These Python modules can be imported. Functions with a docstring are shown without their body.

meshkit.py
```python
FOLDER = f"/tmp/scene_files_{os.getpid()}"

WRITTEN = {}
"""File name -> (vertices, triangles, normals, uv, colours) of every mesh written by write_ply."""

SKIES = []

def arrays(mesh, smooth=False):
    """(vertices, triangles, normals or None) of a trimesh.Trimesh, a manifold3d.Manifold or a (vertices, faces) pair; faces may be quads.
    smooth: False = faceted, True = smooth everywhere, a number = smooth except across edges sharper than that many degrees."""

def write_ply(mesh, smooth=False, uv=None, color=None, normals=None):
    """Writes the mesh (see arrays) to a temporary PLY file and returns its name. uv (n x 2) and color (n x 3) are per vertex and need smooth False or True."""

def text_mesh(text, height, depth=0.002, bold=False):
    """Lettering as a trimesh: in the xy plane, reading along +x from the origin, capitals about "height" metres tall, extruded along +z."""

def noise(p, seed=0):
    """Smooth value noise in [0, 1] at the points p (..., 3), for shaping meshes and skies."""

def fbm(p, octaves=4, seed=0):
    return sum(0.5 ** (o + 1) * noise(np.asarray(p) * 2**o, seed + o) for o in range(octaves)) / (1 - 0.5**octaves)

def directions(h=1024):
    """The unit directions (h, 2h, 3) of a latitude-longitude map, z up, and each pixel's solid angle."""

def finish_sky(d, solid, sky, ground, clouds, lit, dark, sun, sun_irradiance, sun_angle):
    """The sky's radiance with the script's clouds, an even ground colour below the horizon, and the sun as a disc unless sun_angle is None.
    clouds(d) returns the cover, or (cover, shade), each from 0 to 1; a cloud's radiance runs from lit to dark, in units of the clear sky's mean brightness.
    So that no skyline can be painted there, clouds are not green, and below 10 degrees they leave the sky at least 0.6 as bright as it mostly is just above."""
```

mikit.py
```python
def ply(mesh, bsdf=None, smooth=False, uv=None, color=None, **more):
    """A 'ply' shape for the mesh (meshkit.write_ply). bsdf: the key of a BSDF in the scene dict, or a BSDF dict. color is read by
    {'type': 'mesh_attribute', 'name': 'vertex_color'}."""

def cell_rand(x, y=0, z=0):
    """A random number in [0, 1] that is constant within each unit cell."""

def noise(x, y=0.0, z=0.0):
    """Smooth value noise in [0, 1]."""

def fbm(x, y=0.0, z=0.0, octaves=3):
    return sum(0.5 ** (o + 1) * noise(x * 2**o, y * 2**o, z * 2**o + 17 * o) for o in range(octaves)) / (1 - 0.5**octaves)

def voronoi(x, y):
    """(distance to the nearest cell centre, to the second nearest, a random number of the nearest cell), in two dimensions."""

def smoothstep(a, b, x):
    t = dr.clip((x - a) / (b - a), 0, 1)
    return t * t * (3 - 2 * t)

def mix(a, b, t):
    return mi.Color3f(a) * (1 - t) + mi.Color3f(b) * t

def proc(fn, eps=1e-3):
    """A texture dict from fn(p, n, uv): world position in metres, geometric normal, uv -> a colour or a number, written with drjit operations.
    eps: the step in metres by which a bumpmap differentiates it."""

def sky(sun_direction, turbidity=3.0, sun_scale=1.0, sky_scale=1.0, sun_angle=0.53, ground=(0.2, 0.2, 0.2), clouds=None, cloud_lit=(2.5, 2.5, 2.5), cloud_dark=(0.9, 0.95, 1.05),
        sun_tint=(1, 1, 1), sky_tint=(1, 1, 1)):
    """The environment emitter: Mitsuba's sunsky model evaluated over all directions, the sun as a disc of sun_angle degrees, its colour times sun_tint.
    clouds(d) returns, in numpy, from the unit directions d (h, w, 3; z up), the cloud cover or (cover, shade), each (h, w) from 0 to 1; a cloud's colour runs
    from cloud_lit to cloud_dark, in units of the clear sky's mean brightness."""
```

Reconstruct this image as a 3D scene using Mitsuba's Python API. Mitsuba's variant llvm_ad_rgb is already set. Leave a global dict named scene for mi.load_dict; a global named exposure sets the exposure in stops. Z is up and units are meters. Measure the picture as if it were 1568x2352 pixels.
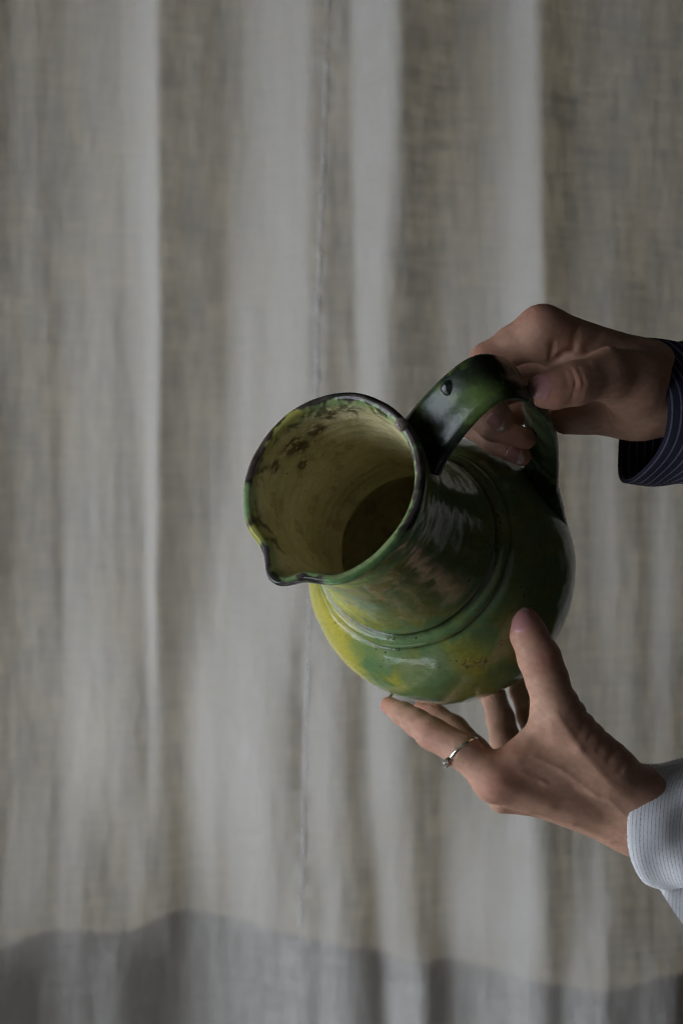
import math, numpy as np, trimesh, mitsuba as mi, mikit, drjit as dr
from scipy.ndimage import map_coordinates, gaussian_filter
from meshkit import noise as vnoise, fbm as vfbm
T = mi.ScalarTransform4f
scene, labels = {}, {}
CAM = np.array([0.0, 0.0, 1.45])                      # eye of the camera; all modelling below is in centimetres from it


def W(p):                                             # centimetres (x right, y away, z up) -> world metres
    return np.asarray(p, float) * 0.01 + CAM


# ------------------------------------------------------------------ camera, light, exposure
scene['camera'] = {'type': 'thinlens', 'fov': 2 * math.degrees(math.atan(0.24)), 'fov_axis': 'x', 'aperture_radius': 0.0028, 'focus_distance': 0.625,
                   'near_clip': 0.05, 'far_clip': 20.0,
                   'to_world': T().look_at(origin=CAM.tolist(), target=(CAM + [0, 1, 0]).tolist(), up=[0, 0, 1])}
exposure = 0.0
WIN = 4.75                                            # daylight through the tall window on the left
BACK = 0.47                                          # weaker daylight behind the curtain


def pane(key, centre, normal, w, h, rad):
    c = W(centre)
    scene[key] = {'type': 'rectangle', 'to_world': T().look_at(origin=c.tolist(), target=(c + np.asarray(normal, float)).tolist(), up=[0, 0, 1]) @ T().scale([w / 200, h / 200, 1]),
                  'bsdf': {'type': 'diffuse', 'reflectance': {'type': 'rgb', 'value': [0.1, 0.1, 0.1]}},
                  'emitter': {'type': 'area', 'radiance': {'type': 'rgb', 'value': rad}}}


for i, (yy, zz) in enumerate([(-20, 0), (28, 0), (76, 0), (-20, -68), (28, -68), (76, -68)]):
    pane('window__pane' + ('' if i == 0 else '_%03d' % i), (-128, yy, zz), (1, 0, 0), 42, 62, [WIN * 0.91, WIN * 0.985, WIN * 1.12])
pane('back_window__pane', (-22, 158, -5), (0, -1, 0), 120, 150, [BACK * 1.15, BACK * 1.0, BACK * 0.71])
# added fill panel behind the camera; added low glow strip mirrored on the belly
pane('added_fill_panel__pane', (90, -190, 10), (-0.25, 1, 0), 260, 200, [0.13, 0.127, 0.13])
low = W((-22, 67, -80))
scene['added_glow_strip__panel'] = {'type': 'rectangle', 'to_world': T().look_at(origin=low.tolist(), target=(low + [0.25, 0.0, 0.73]).tolist(), up=[-0.37, 0.27, 0.13]) @ T().scale([0.065, 0.24, 1]),
                              'bsdf': {'type': 'diffuse', 'reflectance': {'type': 'rgb', 'value': [0.1, 0.1, 0.1]}},
                              'emitter': {'type': 'area', 'radiance': {'type': 'rgb', 'value': [2.2, 2.35, 2.5]}}}
added_backing = trimesh.creation.box((15, 50, 3))  # unseen backing box added behind the glow strip
low_frame = np.array(T().look_at(origin=[-22, 67, -80], target=[-21.75, 67, -79.27], up=[-0.37, 0.27, 0.13]).matrix, float)
added_backing.apply_translation((0, 0, -1.7))
added_backing.apply_transform(low_frame)
added_backing.vertices = W(added_backing.vertices)
scene['added_glow_strip__added_backing'] = mikit.ply(added_backing, {'type': 'diffuse', 'reflectance': {'type': 'rgb', 'value': [0.05, 0.05, 0.05]}})
labels['added_fill_panel'] = {'label': 'unseen dim fill panel added behind the camera', 'category': 'window'}
labels['added_glow_strip'] = {'label': 'unseen glowing strip added below the pitcher for its belly highlight', 'category': 'lamp'}
labels['window'] = {'label': 'tall white window with six lit panes at the left of the curtain', 'category': 'window'}
labels['back_window'] = {'label': 'daylit window pane behind the linen curtain', 'category': 'window'}

# ------------------------------------------------------------------ materials


def rgb(*c):
    return {'type': 'rgb', 'value': list(c)}


def M(key, d):
    scene[key] = d
    return key


def local(p):
    return (p.x - CAM[0]) * 100, (p.y - CAM[1]) * 100, (p.z - CAM[2]) * 100


def linen(p):
    x, y, z = local(p)
    warp = mikit.fbm(x * 5.4, z * 0.55, 3.0)
    weft = mikit.fbm(x * 0.50, z * 5.4, 8.0)
    wide = mikit.fbm(x * 0.5, z * 0.25, 5.0)
    return 0.42 * warp + 0.42 * weft + 0.32 * wide


def linen_trans(p, n, uv):
    t = mikit.smoothstep(0.30, 0.86, linen(p))
    return mi.Float(0.25 + 0.66 * t)


def linen_col(p, n, uv):
    t = mikit.smoothstep(0.2, 1.0, linen(p))
    return mikit.mix((0.575, 0.55, 0.495), (0.67, 0.658, 0.622), t)


M('m_linen', {'type': 'principledthin', 'base_color': mikit.proc(linen_col), 'roughness': 0.9, 'spec_trans': 0.0, 'eta': 1.3, 'diff_trans': mikit.proc(linen_trans)})
M('m_hem', {'type': 'principledthin', 'base_color': rgb(0.42, 0.315, 0.25), 'roughness': 0.9, 'spec_trans': 0.0, 'eta': 1.3, 'diff_trans': 0.42})
M('m_seam', {'type': 'principledthin', 'base_color': rgb(0.70, 0.685, 0.65), 'roughness': 0.9, 'spec_trans': 0.0, 'eta': 1.3, 'diff_trans': 0.35})
M('m_frame', {'type': 'twosided', 'bsdf': {'type': 'diffuse', 'reflectance': rgb(0.6, 0.6, 0.58)}})


def skin_bump(p, n, uv):
    x, y, z = local(p)
    a, b, _ = mikit.voronoi(x * 11 + y * 6, z * 11 - y * 5)
    return 0.6 * (b - a) + 0.5 * mikit.fbm(x * 16, y * 16, z * 16)


M('m_skin', {'type': 'bumpmap', 'arbitrary': mikit.proc(skin_bump, 2e-4), 'scale': 0.00040,
             'bsdf': {'type': 'principled', 'base_color': {'type': 'mesh_attribute', 'name': 'vertex_color'}, 'roughness': 0.54, 'specular': 0.36, 'sheen': 0.15}})
M('m_nail', {'type': 'principled', 'base_color': {'type': 'mesh_attribute', 'name': 'vertex_color'}, 'roughness': 0.36, 'specular': 0.45})


def stripe(u, period, half):
    f = u / period - dr.floor(u / period)
    return 1 - mikit.smoothstep(half * 0.7, half * 1.3, dr.abs(f - 0.5) * period)


def white_shirt(p, n, uv):
    dash = 0.55 + 0.45 * mikit.smoothstep(0.25, 0.6, mikit.noise(uv.x * 13.0, dr.floor(uv.y / 0.172) * 7.3, 0.0))
    weave = (0.93 + 0.10 * mikit.noise(uv.x * 40, uv.y * 40, 1.0)) * (1 - .35 * stripe(uv.x, .24, .05) * mikit.smoothstep(.03, .015, dr.abs(uv.y - .62)))
    return mikit.mix((0.86, 0.86, 0.855), (0.20, 0.22, 0.28), 0.62 * dash * stripe(uv.y, 0.172, 0.017)) * weave


def navy_shirt(p, n, uv):
    weave = 0.8 + 0.4 * mikit.noise(uv.x * 35, uv.y * 35, 1.0)
    return mikit.mix((0.018, 0.018, 0.034), (0.115, 0.11, 0.15), stripe(uv.y, 0.375, 0.038)) * weave


M('m_white_shirt', {'type': 'twosided', 'bsdf': {'type': 'principled', 'base_color': mikit.proc(white_shirt), 'roughness': 0.85, 'specular': 0.2, 'sheen': 0.3}})
M('m_navy_shirt', {'type': 'twosided', 'bsdf': {'type': 'principled', 'base_color': mikit.proc(navy_shirt), 'roughness': 0.8, 'specular': 0.25, 'sheen': 0.4}})
M('m_silver', {'type': 'roughconductor', 'material': 'Ag', 'alpha': 0.12, 'specular_reflectance': rgb(0.92, 0.87, 0.76)})
M('m_dark_silver', {'type': 'roughconductor', 'material': 'Ag', 'alpha': 0.25, 'specular_reflectance': rgb(0.42, 0.38, 0.33)})
M('m_stone', {'type': 'dielectric', 'int_ior': 1.9, 'ext_ior': 1.0})

# ------------------------------------------------------------------ window frame (outside the picture, stands at the left)
bars = []
for yy in (-44, 4, 52, 100):
    bars.append(trimesh.creation.box((4, 6, 142), trimesh.transformations.translation_matrix((-127, yy, -28))))
for zz in (-96, -28, 40):
    bars.append(trimesh.creation.box((3.6, 150, 6), trimesh.transformations.translation_matrix((-127, 28, zz))))
fr = trimesh.util.concatenate(bars)
fr.vertices = W(fr.vertices)
scene['window__frame'] = mikit.ply(fr, 'm_frame')

# ------------------------------------------------------------------ curtain: light and dark tones at six heights turned into fold slopes
ROWS = {
    34.7: '0 .30 20 .40 60 .40 100 .37 140 .42 200 .45 260 .48 290 .52 320 .58 350 .60 362 .5 372 .34 400 .36 440 .36 500 .38 545 .42 560 .50 600 .54 660 .56 700 .57 715 .5 730 .42 745 .46 770 .42 800 .43 815 .55 830 .62 870 .62 900 .55 925 .36 960 .32 1000 .33 1050 .38 1100 .42 1140 .5 1180 .58 1215 .58 1235 .42 1250 .28 1290 .30 1310 .38 1350 .42 1420 .43 1480 .42 1568 .40',
    15.7: '0 .33 10 .42 60 .42 100 .38 125 .4 150 .46 220 .5 250 .47 270 .44 300 .5 340 .58 358 .60 370 .36 400 .36 450 .4 500 .38 530 .5 560 .55 600 .54 660 .58 700 .58 720 .48 735 .5 750 .45 780 .42 810 .45 825 .56 850 .6 880 .55 900 .42 940 .36 990 .36 1020 .48 1070 .46 1110 .47 1150 .5 1175 .58 1225 .60 1243 .42 1250 .28 1290 .35 1320 .44 1390 .46 1430 .38 1470 .38 1520 .42 1568 .42',
    -4.9: '0 .33 25 .36 35 .45 70 .44 100 .42 130 .4 140 .47 200 .48 250 .47 290 .43 320 .44 335 .55 345 .60 355 .5 365 .36 400 .4 450 .42 480 .48 510 .54 540 .5 560 .5 590 .54 640 .55 690 .5 740 .5 800 .45 850 .54 900 .45 950 .38 1000 .42 1060 .46 1130 .5 1200 .58 1240 .45 1260 .34 1320 .44 1360 .45 1400 .5 1440 .44 1480 .42 1520 .5 1568 .44',
    -19.2: '0 .38 10 .44 60 .46 100 .44 140 .5 190 .54 230 .5 260 .52 300 .45 320 .43 345 .54 360 .46 390 .40 410 .48 450 .56 510 .55 560 .58 610 .56 640 .52 670 .46 690 .42 700 .54 740 .56 790 .5 810 .40 830 .46 850 .55 890 .56 960 .42 980 .46 1000 .38 1020 .5 1060 .5 1150 .5 1190 .56 1240 .45 1260 .4 1320 .46 1400 .46 1430 .5 1480 .44 1520 .5 1568 .42',
    -33.3: '0 0.31 20 0.40 60 0.40 100 0.35 140 0.40 180 0.41 240 0.35 270 0.39 310 0.39 370 0.35 390 0.27 410 0.31 440 0.45 500 0.45 560 0.51 590 0.54 630 0.47 680 0.48 720 0.43 760 0.50 810 0.39 840 0.32 855 0.27 870 0.48 900 0.51 940 0.45 965 0.35 990 0.33 1010 0.31 1025 0.45 1060 0.51 1150 0.51 1190 0.57 1210 0.57 1230 0.47 1260 0.35 1290 0.35 1310 0.47 1370 0.47 1430 0.35 1490 0.39 1568 0.39',
    -38.5: '0 0.29 20 0.21 80 0.21 110 0.31 150 0.35 240 0.36 280 0.31 310 0.25 360 0.25 380 0.21 410 0.33 480 0.43 600 0.45 660 0.47 700 0.45 720 0.37 750 0.48 790 0.43 820 0.35 850 0.30 875 0.24 890 0.49 950 0.49 975 0.39 995 0.23 1030 0.29 1050 0.43 1100 0.41 1160 0.47 1200 0.52 1230 0.41 1270 0.29 1300 0.43 1340 0.45 1380 0.37 1430 0.33 1480 0.35 1500 0.39 1550 0.27 1568 0.25'}
XS = np.linspace(-60, 72, 1100)
pxs = XS / 0.0352 + 784                              # column numbers at which the tones were noted
hs = []
for z, txt in ROWS.items():
    v = np.array(txt.split(), float).reshape(-1, 2)
    # the folds go on in the same manner at both sides
    period = np.vstack([v[:-1] - [1568, 0], v, v[1:] + [1568, 0], v[1:] + [3136, 0]])
    b = np.interp(pxs, period[:, 0], period[:, 1])
    b = np.convolve(np.pad(b, 4, mode='edge'), np.hanning(11)[1:-1] / np.hanning(11).sum(), 'valid')
    slope = np.interp(b, [.27, .30, .36, .45, .54, .60, .63], [.95, .72, .52, .22, -.20, -.75, -1.0])
    h = np.cumsum((1.25 if z > 10 else 1.6) * (slope - .14)) * (XS[1] - XS[0])
    hs.append(h - gaussian_filter(h, 260))
zr = np.array(list(ROWS))[::-1]
hs = np.array(hs)[::-1]
ZS = np.concatenate([np.linspace(-47, 44, 430)])


def cloth_depth(x, z):                               # depth of the cloth at x, z (cm), smooth between the noted heights
    from scipy.interpolate import RegularGridInterpolator, PchipInterpolator
    g = PchipInterpolator(np.concatenate([[-60], zr, [60]]), np.vstack([hs[:1], hs, hs[-1:]]), axis=0)(ZS)
    return RegularGridInterpolator((ZS, XS), g, bounds_error=False, fill_value=None)(np.stack([z, x], -1))


X, Z = np.meshgrid(XS, ZS)
seam_x = lambda z: np.interp(z, [-40, -29, -18, 3, 17, 31, 42], [-3.7, -3.1, -2.9, -2.1, -1.9, -1.35, -1.1])
Y = cloth_depth(X, Z)
P3 = np.stack([X * 0.8, X * 0, Z * 0.16], -1)
crumple = (vfbm(P3 * [1.2, 1, 1.2], 3, 4) - 0.5) * 0.13 + (vfbm(np.stack([X * 1.2, Z * 0.5, X * 0], -1), 2, 9) - 0.5) * 0.07
pleats = (vfbm(np.stack([X * 0.55 + Z * 0.012, X * 0, Z * 0.014], -1), 2, 14) - 0.5) * 0.26 + (vfbm(np.stack([X * 1.5 + Z * 0.02, X * 0, Z * 0.03], -1), 2, 15) - 0.5) * 0.03
sx = X - seam_x(Z)
pucker = (vnoise(np.stack([sx * 0.9, Z * 1.1, X * 0], -1), 3) - 0.5) * np.exp(-(sx / 0.9) ** 2) * 0.20
Y = 115 + Y + crumple + pucker + pleats


def sheet(X, Y, Z, back=False):
    n, m = X.shape
    v = W(np.stack([X, Y, Z], -1).reshape(-1, 3))
    i = np.arange(n * m).reshape(n, m)
    q = np.stack([i[:-1, :-1], i[:-1, 1:], i[1:, 1:], i[1:, :-1]], -1).reshape(-1, 4)
    return v, q


scene['curtain__cloth'] = mikit.ply(sheet(X, Y, Z), 'm_linen', smooth=True)
hx = np.array([-60, -27.6, -25.5, -23.4, -20.5, -17.7, -16, -13.9, -11.8, -7.9, -5, -1.2, 2.3, 5.8, 8.3, 11.1, 16.4, 19.9, 22.7, 25.2, 27.6, 72])
hz = np.array([2150, 2165, 2145, 2130, 2140, 2150, 2135, 2110, 2120, 2135, 2150, 2165, 2185, 2210, 2205, 2215, 2235, 2250, 2245, 2225, 2225, 2240.])
top = gaussian_filter(np.interp(XS, hx, (1176 - hz) * 0.0352), 3) + 0.05 * np.sin(XS * 5.2)
K = np.linspace(0, 1, 60)[:, None]
HZ = -46.9 + (top[None] + 46.9) * K
HX = np.repeat(XS[None], 60, 0)
from scipy.interpolate import RegularGridInterpolator
surf = RegularGridInterpolator((ZS, XS), Y, bounds_error=False, fill_value=None)
HY = surf(np.stack([HZ, HX], -1)) + 0.25
scene['curtain__hem'] = mikit.ply(sheet(HX, HY, HZ), 'm_hem', smooth=True)
# the seam: a narrow raised fold, puckered, standing on the cloth
sz = np.linspace(-34, 43, 560)
wob = (vnoise(np.stack([sz * 1.3, sz * 0, sz * 0], -1), 2) - 0.5)
rings = []
for k, (dx, dy) in enumerate([(-0.13, -0.01), (-0.09, -0.05), (0, -0.075), (0.09, -0.05), (0.13, -0.01)]):
    xx = seam_x(sz) + dx * (1 + 0.8 * wob) + 0.12 * wob
    rings.append(np.stack([xx, surf(np.stack([sz, seam_x(sz) + dx], -1)) + dy * (1 + wob), sz], -1))
R = np.array(rings)
scene['curtain__seam'] = mikit.ply(sheet(R[..., 0], R[..., 1], R[..., 2]), 'm_seam', smooth=True)
labels['curtain'] = {'label': 'pale grey linen curtain hanging in long vertical folds behind the pitcher', 'category': 'curtain'}
labels['curtain__hem'] = {'label': 'darker doubled hem along the foot of the curtain'}
labels['curtain__seam'] = {'label': 'narrow puckered seam running down the cloth'}

# ------------------------------------------------------------------ pitcher
CB = np.array([5.0248, 72.0, -2.9532])                # centre of its belly
A = np.array([-0.38045676, -0.8790327, 0.28732242])   # its axis, towards the mouth
E1 = np.array([0.60265442, 0.0, 0.79800229])
E2 = np.cross(A, E1)
RB = 6.74
outer = [(-5.35, 0.0), (-5.35, 3.7), (-5.62, 3.85), (-5.66, 4.12), (-5.5, 4.28), (-5.1, 4.42)]
outer += [(s, math.sqrt(RB * RB - s * s)) for s in np.linspace(-4.9, 4.15, 40)]
outer += [(4.34, 5.12), (4.42, 5.01), (4.50, 4.90), (4.59, 4.94), (4.72, 4.90), (4.86, 4.79), (4.97, 4.63), (5.04, 4.43), (5.12, 4.33), (5.22, 4.39), (5.36, 4.40), (5.7, 4.27), (6.4, 4.09),
          (7.4, 3.93), (8.6, 3.80), (10, 3.73), (11.4, 3.74), (12.6, 3.82), (13.3, 3.90), (13.62, 3.93), (13.74, 3.94), (13.86, 4.02), (14.05, 4.11), (14.24, 4.11), (14.38, 4.03), (14.45, 3.92)]
LIP = len(outer) - 1
inner = [(14.42, 3.78), (14.30, 3.68), (14.05, 3.62), (13.4, 3.56), (12.4, 3.48), (11, 3.42), (9, 3.42), (7, 3.50), (5.9, 3.56), (5.42, 3.52), (5.22, 3.40), (5.02, 3.36), (4.86, 3.46), (4.6, 3.8), (3.9, 4.7),
         (2.6, 5.6), (0.5, 6.15), (-2, 5.8), (-4, 4.6), (-4.9, 2.8), (-5.0, 0.0)]
pr = np.array(outer + inner)
from scipy.interpolate import PchipInterpolator
arc0 = np.concatenate([[0], np.cumsum(np.linalg.norm(np.diff(pr, axis=0), axis=1))])
lip_arc = arc0[LIP]
dens = np.unique(np.concatenate([np.linspace(0, arc0[-1], 420), np.linspace(lip_arc - 2.5, lip_arc + 2, 110), np.linspace(np.interp(4.2, pr[:LIP, 0], arc0[:LIP]), np.interp(5.5, pr[:LIP, 0], arc0[:LIP]), 70)]))
S_ = PchipInterpolator(arc0, pr[:, 0])(dens)
R_ = np.maximum(PchipInterpolator(arc0, pr[:, 1])(dens), 0)
NPH = 720
ph = np.linspace(-math.pi, math.pi, NPH + 1)
PH, SS = np.meshgrid(ph, S_)
RR = np.repeat(R_[:, None], NPH + 1, 1)
V_ = np.repeat(dens[:, None], NPH + 1, 1)
spout = math.radians(-172)
dp = (PH - spout + math.pi) % (2 * math.pi) - math.pi
fall = np.clip((SS - 10.8) / 3.6, 0, 1) ** 1.8
inn = V_ > lip_arc
fall = np.where(inn & (SS < 10.8), 0, fall)
RR = RR + fall * (0.66 * np.exp(-np.abs(dp / 0.19) ** 2.4) - np.where(dp < 0, 0.11, 0.05) * np.exp(-((np.abs(dp) - 0.42) / 0.17) ** 2) + 0.30 * np.exp(-((dp - 0.62) / 0.42) ** 2))
SS = SS + fall * (0.10 * np.exp(-(dp / 0.24) ** 2)) + np.clip((SS - 12.5) / 2, 0, 1) * (0.06 * np.sin(3 * PH + 1) + 0.05 * np.sin(2 * PH + 0.4) + 0.03 * np.sin(7 * PH))
q = np.stack([np.cos(PH) * RR, np.sin(PH) * RR, SS], -1)
# thrown by hand: faint ridges of the fingers, a slow wobble
rip = 0.012 * np.sin(SS * 7.5 + PH * 1.0 + 2 * np.sin(SS * 1.1)) * np.where(inn, 2.0, 0.06 + 0.14 * 1.2 * np.clip((SS - 5.5) / 2, 0, 1) * np.clip((14 - SS), 0, 1))
wobble = (vfbm(q * 0.45, 3, 21) - 0.5) * 0.16 * np.clip(RR / 2, 0, 1) + (vfbm(q * 1.6, 2, 5) - 0.5) * 0.016 * np.clip(RR / 2, 0, 1)
tick = (vfbm(np.stack([np.cos(PH) * 7, np.sin(PH) * 7, SS * 0.5], -1), 2, 33) - 0.5) * 0.005 * np.clip((SS - 5.4) / 1, 0, 1) * np.clip((13.4 - SS) / 1, 0, 1) * ~inn
RR = np.maximum(RR + rip * (RR > 1) + wobble + tick, 0)


def jug_point(r, phi, s):
    r, phi, s = np.broadcast_arrays(r, phi, s)
    return CB + s[..., None] * A + (r * np.cos(phi))[..., None] * E1 + (r * np.sin(phi))[..., None] * E2


PT = jug_point(RR, PH, SS)
n, m = PH.shape
idx = np.arange(n * m).reshape(n, m)
quad = np.stack([idx[:-1, :-1], idx[1:, :-1], idx[1:, 1:], idx[:-1, 1:]], -1).reshape(-1, 4)
quad = quad[:, ::-1]
uvj = np.stack([PH.ravel(), V_.ravel() - lip_arc], -1)


def blob(l, at, rad):                                 # soft-edged patch of glaze round a place on the pot
    d = sum(dr.square((l[k] - at[k])) for k in range(3))
    return dr.exp(-d / (rad * rad))


def place(phi, s, r):
    return (r * math.cos(math.radians(phi)), r * math.sin(math.radians(phi)), s)


def on_belly(phi, s):
    return place(phi, s, math.sqrt(max(RB * RB - s * s, 0)) if s < 4.5 else 4.0)


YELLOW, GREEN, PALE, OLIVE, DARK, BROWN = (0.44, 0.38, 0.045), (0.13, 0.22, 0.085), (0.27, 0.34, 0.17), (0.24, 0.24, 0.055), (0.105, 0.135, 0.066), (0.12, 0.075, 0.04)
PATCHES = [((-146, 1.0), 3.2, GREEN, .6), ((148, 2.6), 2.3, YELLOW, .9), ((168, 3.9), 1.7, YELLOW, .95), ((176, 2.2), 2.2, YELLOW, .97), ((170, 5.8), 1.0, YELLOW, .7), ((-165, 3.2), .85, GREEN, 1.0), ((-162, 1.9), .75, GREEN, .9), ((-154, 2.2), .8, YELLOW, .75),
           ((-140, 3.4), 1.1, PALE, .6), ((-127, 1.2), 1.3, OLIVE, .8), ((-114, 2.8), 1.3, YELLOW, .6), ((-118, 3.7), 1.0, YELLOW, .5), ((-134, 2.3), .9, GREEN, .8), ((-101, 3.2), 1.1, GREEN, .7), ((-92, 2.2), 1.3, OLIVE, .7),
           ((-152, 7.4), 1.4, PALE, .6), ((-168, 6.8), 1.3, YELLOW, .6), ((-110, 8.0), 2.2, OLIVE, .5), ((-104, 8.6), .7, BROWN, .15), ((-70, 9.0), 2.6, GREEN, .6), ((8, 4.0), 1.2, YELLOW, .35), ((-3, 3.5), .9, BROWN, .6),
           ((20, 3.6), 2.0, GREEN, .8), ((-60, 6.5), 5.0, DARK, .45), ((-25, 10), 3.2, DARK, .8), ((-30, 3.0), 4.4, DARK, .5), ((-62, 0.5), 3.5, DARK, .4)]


def to_jug(p):
    x, y, z = local(p)
    d = (x - CB[0], y - CB[1], z - CB[2])
    return [sum(d[k] * e[k] for k in range(3)) for e in (E1, E2, A)]


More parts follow.
